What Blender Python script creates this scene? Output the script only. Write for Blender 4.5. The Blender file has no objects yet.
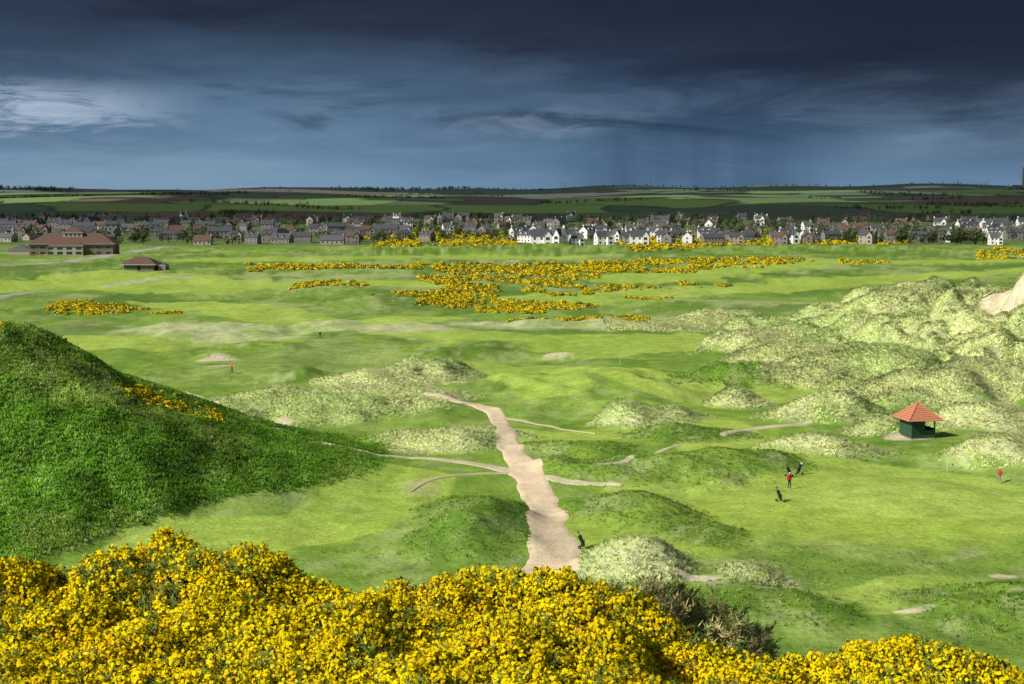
import bpy, bmesh, math, random
import numpy as np
from mathutils import Vector, Matrix
random.seed(7); rng=np.random.default_rng(11)
scene=bpy.context.scene
scene.view_settings.view_transform='Standard'; scene.view_settings.look='None'; scene.view_settings.exposure=0
# ------------------------------------------------------------------ camera
H=34.0; F=1422.0; EYE=200.0
PITCH=math.atan((342-EYE)/F)
cam=bpy.data.cameras.new("camera"); co=bpy.data.objects.new("camera",cam); scene.collection.objects.link(co)
co.location=(0,0,H); co.rotation_euler=(math.pi/2-PITCH,0,0); cam.lens=50; cam.sensor_width=36
cam.clip_start=0.5; cam.clip_end=60000; scene.camera=co
cp,sp=math.cos(PITCH),math.sin(PITCH)
def ray(u,v):
    a=(np.asarray(u,float)-512)/F; b=-(np.asarray(v,float)-342)/F
    return a, cp+b*sp, -sp+b*cp       # x, y, z
def G(u,v,z=0.0):
    a,y,zz=ray(u,v); t=(z-H)/zz
    return a*t, y*t
def at(u,v,d):
    a,y,zz=ray(u,v); return np.array([a/y*d, d, H+zz/y*d])
# ------------------------------------------------------------------ noise
def hsh(ix,iy,s):
    h=np.sin(ix*127.1+iy*311.7+s*74.7)*43758.5453
    return h-np.floor(h)
def vn(x,y,s=0):
    ix=np.floor(x); iy=np.floor(y); fx=x-ix; fy=y-iy
    fx=fx*fx*fx*(fx*(fx*6-15)+10); fy=fy*fy*fy*(fy*(fy*6-15)+10)
    a=hsh(ix,iy,s); b=hsh(ix+1,iy,s); c=hsh(ix,iy+1,s); d=hsh(ix+1,iy+1,s)
    return (a+(b-a)*fx)*(1-fy)+(c+(d-c)*fx)*fy
def fbm(x,y,s=0,o=4):
    r=0;a=.5;t=0
    for i in range(o):
        r=r+a*vn(x*2**i+i*17.3,y*2**i-i*9.1,s+i); t+=a; a*=.5
    return r/t
def sm(a,b,x):
    t=np.clip((x-a)/(b-a),0,1); return t*t*(3-2*t)
# ------------------------------------------------------------------ terrain definition
M=[] # cx,cy,rx,ry,h,kind
def md(u,v,rx,ry,h,k):
    x,y=G(u,v); M.append((float(x),float(y),rx,ry,h,k))
for a in [
 (425,380,10,10,3.8,'m'),(320,412,18,13,3.4,'m'),(262,402,9,7,2,'m'),(440,447,11,8,2.6,'m'),(300,378,8,8,2.2,'r'),(372,385,9,9,2.5,'m'),(385,402,12,8,2.2,'m'),
 (640,425,8,8,3.0,'m'),(650,475,15,9,2.2,'r'),(745,385,13,14,3.6,'r'),(600,392,24,26,3.2,'f'),(735,470,9,8,1.8,'r'),
 (738,408,4.5,4,2.6,'m'),(825,422,9.5,6,4.6,'m'),(830,455,8,4,2.0,'m'),(885,434,5.5,4,2.4,'m'),(990,428,11,6,3.2,'m'),(1012,462,8,6,2.8,'m'),
 (770,352,15,22,6,'m'),(850,350,20,26,9.5,'m'),(950,350,27,34,13,'m'),(1050,372,28,40,14.5,'m'),(885,385,22,14,6,'m'),(980,400,20,14,6,'m'),(1130,380,30,60,15,'m'),(920,320,22,40,8,'m'),(850,372,22,14,4.5,'m'),(940,405,18,9,3,'m'),
 (570,326,34,14,1.2,'m'),(225,336,22,18,1.2,'m'),(375,331,18,14,1.2,'m'),(720,325,16,18,2,'m'),(470,352,14,16,1.6,'r'),(260,352,18,14,1.4,'r'),(217,361,5,3,1.5,'f'),(560,356,5,3,1.2,'f'),
 (632,580,5.0,6,3.0,'m'),(478,535,6.4,16,2.7,'d'),(640,520,7,9,2.0,'r'),(735,600,5,5,.8,'r'),(805,610,4,5,.8,'r'),(700,545,5,6,1.2,'r'),(1010,600,9,7,1.8,'r'),(760,585,3.5,3,.6,'m'),
 (560,470,5,6,1.4,'r'),(585,455,8,5,1.4,'r'),(780,372,12,10,3,'r'),(690,440,8,6,1.5,'r'),
 (540,250,70,40,3,'r'),(450,252,90,50,5,'r'),(690,250,110,50,3,'r'),(850,250,90,60,3,'r')]: md(*a)
HRX=[-200,-110,-85,-61,-47,-40,-33.5,-26.5,-20,-13]; HRZ=[23,22,20,17.6,11.6,8.6,5.6,3.0,1.3,0]
FTX=[-200,-80,-46,-39.6,-34,-25,-16,-12]; FTY=[120,118,127,135,146,153,161,170]
def hill(x,y):
    w=(fbm(x/14,y/14,5)-.5)*7
    hr=np.interp(x,HRX,HRZ); yf=np.interp(x+w*.5,FTX,FTY)+w*.5; yc=176.0
    t=np.clip((y-yf)/(yc-yf),0,1); s=np.where(y<yc, np.sin(t*math.pi/2)**1.15, 1-sm(yc,yc+38,y))
    return hr*s
def terrain(x,y,full=False):
    x=np.asarray(x,float); y=np.asarray(y,float)
    near=1-sm(900,1200,y)
    z=((fbm(x/55,y/70,1)-.5)*4.6+(fbm(x/17,y/22,2,3)-.5)*2.0)*near*sm(60,110,y)
    acc=np.zeros_like(z); mm=np.zeros_like(z); rr=np.zeros_like(z); dd=np.zeros_like(z)
    wx=(fbm(x/9,y/9,21,3)-.5); wy=(fbm(x/9,y/9,22,3)-.5)
    for cx,cy,rx,ry,h,k in M:
        sc=min(rx,ry)*.95
        q=np.sqrt(((x-cx+wx*sc)/(rx*1.35))**2+((y-cy+wy*sc)/(ry*1.35))**2)
        g=1-sm(0,1,q)
        acc=acc+(h*g)**3
        e=sm(.98,.55,q)
        if k=='m': mm=np.maximum(mm,e)
        elif k=='r': rr=np.maximum(rr,e)
        elif k=='d': rr=np.maximum(rr,e); dd=np.maximum(dd,e)
    z=z+acc**(1/3)
    hl=hill(x,y); z=z+hl
    hm=sm(.35,1.1,hl)*(x<0)
    rr=np.maximum(rr,hm)
    mm=mm*(1-hm)
    big=sm(250,290,y)*sm(30,50,x)*mm
    z=z+mm*((fbm(x/9,y/9,31,2)-.5)*1.7)+big*((1-np.abs(2*fbm(x/30,y/38,33,2)-1)*2)*4.2-1.2)
    z=z+rr*(fbm(x/5,y/5,35,4)-.5)*.9+hm*((fbm(x/16,y/16,37,4)-.55)*4.0)*sm(1,6,hl)
    # far country
    z=z+sm(950,1700,y)*11
    hz=np.clip((y-1700)/3400,0,1)
    ridge=62+ (fbm(x/1100+3,y*0+.5,41,3)-.5)*70+ sm(500,1500,x)*8
    z=z+hz**1.1*ridge+sm(1900,2600,y)*(fbm(x/700,y/500,43,3)-.5)*38*(1-.5*hz)
    z=z-sm(5200,9000,y)*60
    zc=np.where(y<8,32.2-.27*y,30.04-.5*(y-8)); zc=zc+(fbm(x/3,y/3,45,3)-.5)*.3
    z=np.where(y<90,np.maximum(z,zc),z)
    if not full: return z
    return z,mm,rr,dd,hm,hl
def tz(x,y): return float(terrain(np.array([x]),np.array([y]))[0])
def tnorm(x,y,e=.6):
    z0=terrain(x,y); n=np.stack([-(terrain(x+e,y)-z0)/e,-(terrain(x,y+e)-z0)/e,np.ones_like(z0)],-1)
    return n/np.linalg.norm(n,axis=-1)[...,None]
def gT(u,v):
    a,yy,zz=[float(q) for q in ray(u,v)]
    d=np.linspace(100,1500,6000); zt=terrain(a/yy*d,d); zr=H+zz/yy*d
    i=int(np.argmax(zr<zt)); return a/yy*d[i], d[i], float(zt[i])
# ------------------------------------------------------------------ mesh helpers
def mesh_np(name,V,Fc,col=None,mat=None,smooth=False,nrm=None):
    V=np.ascontiguousarray(V,dtype=np.float32); Fc=np.ascontiguousarray(Fc,dtype=np.int32); n,k=Fc.shape
    me=bpy.data.meshes.new(name); me.vertices.add(len(V)); me.vertices.foreach_set("co",V.ravel())
    me.loops.add(n*k); me.loops.foreach_set("vertex_index",Fc.ravel())
    me.polygons.add(n); me.polygons.foreach_set("loop_start",np.arange(0,n*k,k,dtype=np.int32))
    if smooth: me.polygons.foreach_set("use_smooth",np.ones(n,dtype=bool))
    me.update(calc_edges=True)
    if col is not None:
        c=np.ones((len(V),4),np.float32); c[:,:3]=col
        at_=me.color_attributes.new("Col",'FLOAT_COLOR','POINT'); at_.data.foreach_set("color",c.ravel())
    if nrm is not None:
        a=me.attributes.new("Nrm",'FLOAT_VECTOR','POINT'); a.data.foreach_set("vector",np.ascontiguousarray(nrm,dtype=np.float32).ravel())
    if mat: me.materials.append(mat)
    ob=bpy.data.objects.new(name,me); scene.collection.objects.link(ob); return ob
def rots(n,tilt=.3,normal=None):
    a=rng.uniform(0,2*math.pi,n); ca,sa=np.cos(a),np.sin(a)
    Z=np.zeros((n,3)) if normal is None else np.array(normal,float)
    if normal is None: Z[:,2]=1
    Z=Z+rng.normal(0,tilt,(n,3)); Z/=np.linalg.norm(Z,axis=1)[:,None]
    ref=np.stack([ca,sa,np.zeros(n)],1)+1e-3
    X=np.cross(ref,Z); X/=np.linalg.norm(X,axis=1)[:,None]; Y=np.cross(Z,X)
    return np.stack([X,Y,Z],2)
def scatter(templates,P,R,S,T,NR=None,cz=0.):
    n=len(P); pick=rng.integers(0,len(templates),n); VV=[];FF=[];CC=[];NN=[];off=0
    for i,(tv,tf,tc) in enumerate(templates):
        m=np.where(pick==i)[0]
        if len(m)==0: continue
        v=np.einsum('nij,vj->nvi',R[m],tv)*S[m][:,None,None]+P[m][:,None,:]
        VV.append(v.reshape(-1,3)); k=len(tv)
        FF.append((tf[None]+ (np.arange(len(m))*k)[:,None,None]).reshape(-1,tf.shape[1])+off); off+=len(m)*k
        CC.append((tc[None]*T[m][:,None,:]).reshape(-1,3))
        if NR is None:
            t=tv-np.array([0,0,cz]); t=t/(np.linalg.norm(t,axis=1)[:,None]+1e-6); NN.append(np.einsum('nij,vj->nvi',R[m],t).reshape(-1,3))
        else: NN.append(np.repeat(NR[m],k,axis=0))
    return np.concatenate(VV),np.concatenate(FF),np.concatenate(CC),np.concatenate(NN)
# ------------------------------------------------------------------ materials
def newmat(name):
    m=bpy.data.materials.new(name); m.use_nodes=True; nt=m.node_tree; return m,nt,nt.nodes["Principled BSDF"]
def solid(name,c,rough=.8,spec=.2,noise=.15,scale=3.,metal=0):
    m,nt,b=newmat(name); b.inputs['Roughness'].default_value=rough; b.inputs['Specular IOR Level'].default_value=spec; b.inputs['Metallic'].default_value=metal
    tc=nt.nodes.new('ShaderNodeTexCoord'); n=nt.nodes.new('ShaderNodeTexNoise'); n.inputs['Scale'].default_value=scale; n.inputs['Detail'].default_value=5
    nt.links.new(tc.outputs['Object'],n.inputs['Vector'])
    mr=nt.nodes.new('ShaderNodeMapRange'); mr.inputs[3].default_value=1-noise*2; mr.inputs[4].default_value=1+noise*2; nt.links.new(n.outputs['Fac'],mr.inputs[0])
    mx=nt.nodes.new('ShaderNodeMix'); mx.data_type='RGBA'; mx.blend_type='MULTIPLY'; mx.inputs[0].default_value=1; mx.inputs[6].default_value=(*c,1)
    nt.links.new(mr.outputs[0],mx.inputs[7]); nt.links.new(mx.outputs[2],b.inputs['Base Color']); return m
def leafmat(name,trans=.2,wn=.75,thin=False):
    m,nt,b=newmat(name); b.inputs['Roughness'].default_value=.8; b.inputs['Specular IOR Level'].default_value=.05
    a=nt.nodes.new('ShaderNodeAttribute'); a.attribute_name="Col"; nt.links.new(a.outputs['Color'],b.inputs['Base Color'])
    an=nt.nodes.new('ShaderNodeAttribute'); an.attribute_name="Nrm"; ge=nt.nodes.new('ShaderNodeNewGeometry')
    s1=nt.nodes.new('ShaderNodeVectorMath'); s1.operation='SCALE'; s1.inputs['Scale'].default_value=wn; nt.links.new(an.outputs['Vector'],s1.inputs[0])
    s2=nt.nodes.new('ShaderNodeVectorMath'); s2.operation='SCALE'; s2.inputs['Scale'].default_value=1-wn; nt.links.new(ge.outputs['Normal'],s2.inputs[0])
    ad=nt.nodes.new('ShaderNodeVectorMath'); nt.links.new(s1.outputs[0],ad.inputs[0]); nt.links.new(s2.outputs[0],ad.inputs[1])
    no=nt.nodes.new('ShaderNodeVectorMath'); no.operation='NORMALIZE'; nt.links.new(ad.outputs[0],no.inputs[0]); nt.links.new(no.outputs[0],b.inputs['Normal'])
    t=nt.nodes.new('ShaderNodeBsdfTranslucent'); nt.links.new(a.outputs['Color'],t.inputs['Color'])
    if thin: # thin blades: light reaching the far side of a blade glows through it
        df=nt.nodes.new('ShaderNodeBsdfDiffuse'); nt.links.new(a.outputs['Color'],df.inputs['Color']); nt.links.new(an.outputs['Vector'],df.inputs['Normal'])
        ng=nt.nodes.new('ShaderNodeVectorMath'); ng.operation='SCALE'; ng.inputs['Scale'].default_value=-1; nt.links.new(an.outputs['Vector'],ng.inputs[0]); nt.links.new(ng.outputs[0],t.inputs['Normal'])
        x=nt.nodes.new('ShaderNodeAddShader'); nt.links.new(df.outputs[0],x.inputs[0]); nt.links.new(t.outputs[0],x.inputs[1])
    else:
        x=nt.nodes.new('ShaderNodeMixShader'); x.inputs[0].default_value=trans
        nt.links.new(b.outputs[0],x.inputs[1]); nt.links.new(t.outputs[0],x.inputs[2])
    nt.links.new(x.outputs[0],nt.nodes['Material Output'].inputs[0]); return m
def groundmat(name,bump=.5,lo=.75,hi=1.25,sc=(.35,1.8,7)):
    m,nt,b=newmat(name); b.inputs['Roughness'].default_value=.95; b.inputs['Specular IOR Level'].default_value=.05
    a=nt.nodes.new('ShaderNodeAttribute'); a.attribute_name="Col"; tc=nt.nodes.new('ShaderNodeTexCoord')
    last=a.outputs['Color']; ns=[]
    for i,s in enumerate(sc):
        n=nt.nodes.new('ShaderNodeTexNoise'); n.inputs['Scale'].default_value=s; n.inputs['Detail'].default_value=6; n.inputs['Roughness'].default_value=.65
        nt.links.new(tc.outputs['Object'],n.inputs['Vector']); ns.append(n)
        mr=nt.nodes.new('ShaderNodeMapRange'); mr.inputs[1].default_value=.3; mr.inputs[2].default_value=.7; mr.inputs[3].default_value=lo; mr.inputs[4].default_value=hi
        nt.links.new(n.outputs['Fac'],mr.inputs[0])
        mx=nt.nodes.new('ShaderNodeMix'); mx.data_type='RGBA'; mx.blend_type='MULTIPLY'; mx.inputs[0].default_value=1
        nt.links.new(last,mx.inputs[6]); nt.links.new(mr.outputs[0],mx.inputs[7]); last=mx.outputs[2]
    nt.links.new(last,b.inputs['Base Color'])
    bp=nt.nodes.new('ShaderNodeBump'); bp.inputs['Strength'].default_value=bump; bp.inputs['Distance'].default_value=.35
    nt.links.new(ns[1].outputs['Fac'],bp.inputs['Height']); nt.links.new(bp.outputs[0],b.inputs['Normal']); return m
# ------------------------------------------------------------------ ground sheet
fine=np.tan(np.linspace(-.45,.45,1120)); side=np.tan(np.linspace(.47,1.2,16))
TA=np.concatenate([-side[::-1],fine,side])
D=np.concatenate([np.linspace(-30,88,60),H*F/np.linspace(540,46,430),np.geomspace(1070,9500,210),np.geomspace(10500,40000,6)])
Xg=TA[None,:]*np.maximum(D,12)[:,None]; Yg=np.repeat(D[:,None],len(TA),1)
z,mm,rr,dd,hm,hl=terrain(Xg,Yg,True)
def mixc(a,b,t): return a*(1-t[...,None])+np.array(b)*t[...,None]
C=np.zeros(Xg.shape+(3,))+np.array((.20,.32,.045))
n1=fbm(Xg/30,Yg/60,51); n2=fbm(Xg/8,Yg/14,52); n3=fbm(Xg/3,Yg/4,53)
C=mixc(C,(.30,.39,.10),sm(.42,.66,n1)*.7); C=mixc(C,(.135,.245,.032),sm(.46,.66,n2)*.7); C=mixc(C,(.34,.40,.16),sm(.55,.75,n3)*.4)
midf=sm(230,420,Yg)*(1-sm(900,1100,Yg))
C=mixc(C,(.13,.225,.04),midf*.65*sm(.43,.60,fbm(Xg/60,Yg/70,54)))
C=mixc(C,(.36,.40,.18),midf*.65*sm(.5,.62,fbm(Xg/40,Yg/45,56)))
C=mixc(C,(.10,.185,.035),midf*.8*sm(.53,.60,fbm(Xg/26,Yg/60,55)))
# mown fairways
ew=(fbm(Xg/12,Yg/16,62,3)-.5)
fm=np.zeros_like(Xg)
def fairway(pts,w):
    global fm
    P=[G(u,v) for u,v in pts]
    for (x0,y0),(x1,y1) in zip(P[:-1],P[1:]):
        L=(x1-x0)**2+(y1-y0)**2; t=np.clip(((Xg-x0)*(x1-x0)+(Yg-y0)*(y1-y0))/L,0,1)
        q=np.hypot(Xg-x0-t*(x1-x0),Yg-y0-t*(y1-y0))/w+ew*.9; fm=np.maximum(fm,sm(1.04,.94,q))
for p,w_ in [([(60,345),(200,350),(300,330),(420,318)],13),([(180,300),(300,318),(420,335),(560,345),(700,338)],15),([(560,300),(700,292),(850,280),(1024,272)],24),([(100,275),(250,285),(420,285)],24),
 ([(520,372),(600,385),(700,400),(790,396)],12),([(600,355),(720,345)],9),([(250,425),(330,440)],4),([(200,545),(330,530),(390,505),(400,485)],8),([(620,540),(720,510),(850,505),(1000,500)],13),([(560,400),(500,372),(440,350)],8),([(700,425),(780,470),(950,480)],8),
 ([(650,280),(800,262),(1000,262)],30),([(200,262),(420,257),(560,256)],24),([(-40,290),(60,280),(180,290)],22),([(500,440),(560,448),(620,438)],5),([(850,600),(950,585)],4)]: fairway(p,w_)
fcol=mixc(np.zeros_like(C)+np.array((.355,.475,.08)),(.28,.415,.06),sm(.4,.62,n1)*.6); fcol=mixc(fcol,(.41,.51,.12),sm(.5,.7,n2)*.4)
C=C*(1-fm[...,None]*.92)+fcol*fm[...,None]*.92
rg=np.maximum(rr,sm(.53,.62,fbm(Xg/18,Yg/26,57))*.8*(Yg<1000)*(1-fm*.8))
rcol=mixc(np.zeros_like(C)+np.array((.19,.30,.045)),(.115,.205,.03),sm(.4,.65,n2)); rcol=mixc(rcol,(.34,.39,.16),sm(.48,.68,n3)*.65)
C=C*(1-rg[...,None])+rcol*rg[...,None]
C=mixc(C,(.10,.20,.028),hm*sm(.4,.62,fbm(Xg/10,Yg/10,58))*.7); C=mixc(C,(.10,.195,.028),dd*.6)
mcol=mixc(np.zeros_like(C)+np.array((.44,.48,.23)),(.30,.39,.12),sm(.45,.7,n2)); mcol=mixc(mcol,(.50,.51,.29),sm(.5,.7,n3)*.6)
mt=mm*sm(.26,.40,fbm(Xg/6,Yg/8,59)+.12*(Yg>250))
C=C*(1-mt[...,None])+mcol*mt[...,None]
SPOTS=[]
def spot(u,v,rx,ry,col,amt=1,edge=.7,ex=True):
    global C
    x,y,_=gT(u,v); q=np.sqrt(((Xg-x)/rx)**2+((Yg-y)/ry)**2)+(fbm(Xg/1.5,Yg/1.5,61)-.5)*edge
    C=mixc(C,col,sm(1.15,.7,q)*amt)
    if ex: SPOTS.append((x,y,rx,ry))
SAND=(.66,.54,.39)
for a in [(217,360,4.5,2.2),(219,366,3.5,2.0),(998,303,4.5,2.5),(1012,306,4.5,3),(700,579,2.2,.9),(908,611,1.3,.5),(1006,577,1.5,.7),(905,438,4.0,2.2),(280,424,2.5,2.2),(560,354,3.5,1.8)]: spot(*a,SAND,.8)
for a in [(712,583,1.4,.6),(925,608,1.2,.4),(1018,590,1.2,.6),(765,588,1.2,.4),(690,300,9,5)]: spot(*a,(.5,.47,.3),.45)
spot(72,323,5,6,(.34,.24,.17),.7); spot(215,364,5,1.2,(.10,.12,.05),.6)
spot(420,487,2.5,4,(.42,.42,.2),.5); spot(860,520,24,13,(.34,.46,.07),.7,.2,False); spot(920,500,16,9,(.39,.50,.10),.85,.12,False)
# farmland
far=sm(1050,1250,Yg)
wx=Xg+ (fbm(Xg/600,Yg/600,71)-.5)*500; wy=Yg+(fbm(Xg/600,Yg/600,72)-.5)*600
ci=np.floor(wx/300+np.floor(wy/360)*.37); cj=np.floor(wy/360); hh=hsh(ci,cj,3)
fx=wx/300+np.floor(wy/360)*.37; fx=np.abs(fx-np.round(fx)); fy=np.abs(wy/360-np.round(wy/360))
pal=np.array([(.09,.14,.085),(.12,.19,.07),(.085,.12,.09),(.15,.24,.08),(.15,.115,.095),(.10,.16,.09),(.19,.29,.09),(.11,.11,.09)])  # field colours, with cloud shade and blue haze worked into them
fc=pal[(hh*7.99).astype(int)]; hed=np.maximum(sm(.035,.015,fx),sm(.05,.02,fy)); fc=mixc(fc,(.045,.065,.05),hed*.8)
fc=mixc(fc,(.14,.19,.22),sm(1800,6000,Yg)*.4)  # distance haze painted into the field colour
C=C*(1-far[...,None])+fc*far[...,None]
vil=sm(1000,1080,Yg)*(1-sm(1650,1800,Yg)); C=mixc(C,(.10,.145,.055),vil*.8)
def linemask(pts,w,col):
    global C
    P=[G(u,v) for u,v in pts]
    for (x0,y0),(x1,y1) in zip(P[:-1],P[1:]):
        L=(x1-x0)**2+(y1-y0)**2; t=np.clip(((Xg-x0)*(x1-x0)+(Yg-y0)*(y1-y0))/L,0,1)
        q=np.hypot(Xg-x0-t*(x1-x0),Yg-y0-t*(y1-y0)); C=mixc(C,col,sm(w,w*.5,q))
linemask([(-20,268),(40,266),(100,258),(150,250),(175,247)],7,(.36,.35,.33))
linemask([(-20,303),(10,296),(48,290),(20,290)],4,(.36,.35,.31))
linemask([(110,283),(160,279),(200,278)],4,(.42,.42,.33))
linemask([(400,262),(470,262),(540,259),(640,262)],4,(.40,.42,.26))
nr,nc=Xg.shape; idx=np.arange(nr*nc).reshape(nr,nc)
Fq=np.stack([idx[:-1,:-1],idx[:-1,1:],idx[1:,1:],idx[1:,:-1]],-1).reshape(-1,4)
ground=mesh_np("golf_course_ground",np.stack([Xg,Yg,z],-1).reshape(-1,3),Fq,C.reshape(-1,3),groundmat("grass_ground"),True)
# ------------------------------------------------------------------ sand paths
PATHPTS=[]
def strip(name,pts,col,lift=.07,jit=.25):
    P=[];W=[]
    for u,v,w in pts:
        x,y,_=gT(u,v); P.append((x,y)); W.append(w)
    P=np.array(P);W=np.array(W); n=len(P); out=[];ws=[]
    for i in range(n-1):
        p0=P[max(i-1,0)];p1=P[i];p2=P[i+1];p3=P[min(i+2,n-1)]; k=max(3,int(np.linalg.norm(p2-p1)/.5))
        for j in range(k):
            t=j/k; out.append(.5*((2*p1)+(-p0+p2)*t+(2*p0-5*p1+4*p2-p3)*t*t+(-p0+3*p1-3*p2+p3)*t**3)); ws.append(W[i]+(W[i+1]-W[i])*t)
    out.append(P[-1]);ws.append(W[-1]); out=np.array(out);ws=np.array(ws)
    for _ in range(4): out[1:-1]=(out[:-2]+2*out[1:-1]+out[2:])/4
    for q,w_ in zip(out[::2],ws[::2]): PATHPTS.append((q[0],q[1],w_))
    T=np.gradient(out,axis=0); T/=np.linalg.norm(T,axis=1)[:,None]; N=np.stack([T[:,1],-T[:,0]],1)
    s=np.arange(len(out))*.5
    l=ws/2*(1+(fbm(s/5,s*0,81,3)-.5)*2*jit); r=ws/2*(1+(fbm(s/5,s*0+9,83,3)-.5)*2*jit)
    K=11; V=[]
    for j in range(K):
        t=j/(K-1); q=out+N*(-l*(1-t)+r*t)[:,None]; zz=terrain(q[:,0],q[:,1])+lift-(.12 if j in(0,K-1) else 0)
        V.append(np.column_stack([q,zz]))
    V=np.stack(V,1); m=len(out); ix=np.arange(m*K).reshape(m,K)
    Fs=np.stack([ix[:-1,:-1],ix[:-1,1:],ix[1:,1:],ix[1:,:-1]],-1).reshape(-1,4); V=V.reshape(-1,3)
    g=sm(.50,.68,fbm(V[:,0]/1.6,V[:,1]/3,85)); c=mixc(np.zeros((len(V),3))+np.array(col),(.47,.42,.26),g*.6)
    return mesh_np(name,V,Fs,c,sandm,True)
sandm=groundmat("path_sand",.35,.86,1.14,(.6,3,12))
PC=(.70,.555,.375)
strip("sand_path",[(425,393,1.6),(450,399,1.9),(478,406,2.5),(497,418,2.9),(507,435,2.9),(513,452,3.2),(523,467,4.2),(533,482,3.8),(543,505,3.8),(550,530,4.0),(555,552,4.3),(552,572,4.8),(535,590,5),(515,610,5)],PC,.10,.4)
strip("narrow_footpath",[(185,392,.9),(210,403,1.0),(250,418,1.1),(290,432,1.1),(330,445,1.1),(370,454,1.2),(410,458,1.3),(450,461,1.5),(490,467,2.0),(515,472,2.5)],(.58,.52,.34),.09,.45)
strip("narrow_footpath",[(535,478,2.0),(565,482,1.4),(600,485,.9),(622,486,.5)],(.58,.51,.34),.09,.45)
strip("narrow_footpath",[(495,415,1.2),(530,423,.9),(565,430,.7),(596,434,.4)],(.52,.48,.28),.09,.45)
strip("narrow_footpath",[(596,465,.5),(630,459,.8),(660,452,.8),(682,444,.5)],(.52,.48,.3),.09,.45)
strip("narrow_footpath",[(722,437,.9),(750,430,1.6),(785,426,1.6),(812,422,.9)],(.52,.50,.3),.09,.45)
strip("narrow_footpath",[(412,492,.4),(425,482,.8),(445,477,.8),(480,474,1.0),(512,473,1.2)],(.5,.49,.27),.09,.5)
PATHPTS=np.array(PATHPTS)
# ------------------------------------------------------------------ grass tufts
def tuft(nb,h,w,spread,c0,c1,l0=.3,l1=.8):
    V=[];Q=[];Cc=[]
    for i in range(nb):
        a=random.uniform(0,6.28); r=random.uniform(0,spread); bx,by=r*math.cos(a),r*math.sin(a)
        b=random.uniform(0,6.28); l=random.uniform(l0,l1)*h; hh_=h*random.uniform(.5,1.0); px,py=math.cos(b+1.57)*w/2,math.sin(b+1.57)*w/2
        dx,dy=math.cos(b)*l,math.sin(b)*l; k=len(V)
        V+=[(bx-px,by-py,-.1),(bx+px,by+py,-.1),(bx+dx*.8+px*.4,by+dy*.8+py*.4,hh_),(bx+dx-px*.4,by+dy-py*.4,hh_*.97)]
        Q.append((k,k+1,k+2,k+3)); Cc+=[c0,c0,c1,c1]
    return np.array(V),np.array(Q),np.array(Cc)
gm=leafmat("grass_blades",.22,.85,True)
def place(n,xr,yr,maskf,templ,name,tints,smin,smax,ns=6,var=.56,dk=1.,up=1.7):
    x=rng.uniform(*xr,n*3); y=rng.uniform(*yr,n*3); keep=np.abs(x)<y*.40
    x,y=x[keep],y[keep]; zz,m_,r_,d_,h_,l_=terrain(x,y,True); k=rng.random(len(x))<maskf(x,y,m_,r_,d_,h_)
    x,y,zz=x[k],y[k],zz[k]
    ok=np.ones(len(x),bool)
    for px,py,pw in PATHPTS: ok&=((x-px)**2+(y-py)**2)>(pw*.5+.1)**2
    for sx_,sy_,a_,b_ in SPOTS: ok&=(((x-sx_)/a_)**2+((y-sy_)/b_)**2)>1
    x,y,zz=x[ok],y[ok],zz[ok]
    n=len(x); t=np.array(tints); T=t[rng.integers(0,len(t),n)]*rng.uniform(.92,1.08,(n,1))
    f=fbm(x/ns,y/(ns*1.3),91); T=T*(1-var/2+var*f)[:,None]; g=sm(.45,.65,fbm(x/(ns*2.5),y/(ns*3),92))[:,None]; T=T*(1-dk*g*np.array([.30,.12,.4]))
    V,Fc,Cc,Nn=scatter(templ,np.column_stack([x,y,zz]),rots(n,.15),rng.uniform(smin,smax,n)*np.clip(y/220,.8,up),T,tnorm(x,y))
    print(name,n); return mesh_np(name,V,Fc,Cc,gm,False,Nn)
mt_=[tuft(9,.34,.07,.45,(.92,.94,.88),(1.08,1.06,1.03),.5,1.3) for _ in range(5)]
MT=[(.52,.55,.28),(.48,.53,.24),(.56,.57,.33),(.44,.50,.21)]
place(110000,(25,165),(230,420),lambda x,y,m,r,d,h:m*.95,mt_,"marram_grass",MT,.8,1.3,7,.35,.6,1.1)
place(70000,(-75,75),(120,300),lambda x,y,m,r,d,h:m*.95,mt_,"marram_grass",MT,.7,1.2,6,.35,.6,1.1)
RT=[(.215,.34,.05),(.175,.30,.04),(.27,.37,.08),(.135,.25,.03),(.37,.40,.18)]
rt_=[tuft(8,.34,.09,.40,(.8,.85,.75),(1.1,1.1,1.0),.4,1.1) for _ in range(5)]
place(45000,(-75,0),(112,215),lambda x,y,m,r,d,h:h,rt_,"rough_grass",RT,.7,1.5,5,.9,1.3)
place(40000,(-20,85),(95,260),lambda x,y,m,r,d,h:r*(1-m)*.7,rt_,"rough_grass",RT,.4,.9,3)
place(9000,(-50,50),(95,135),lambda x,y,m,r,d,h:(fbm(x/4,y/4,95)>.58)*.6,rt_,"rough_grass",RT,.3,.6,3)
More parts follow.
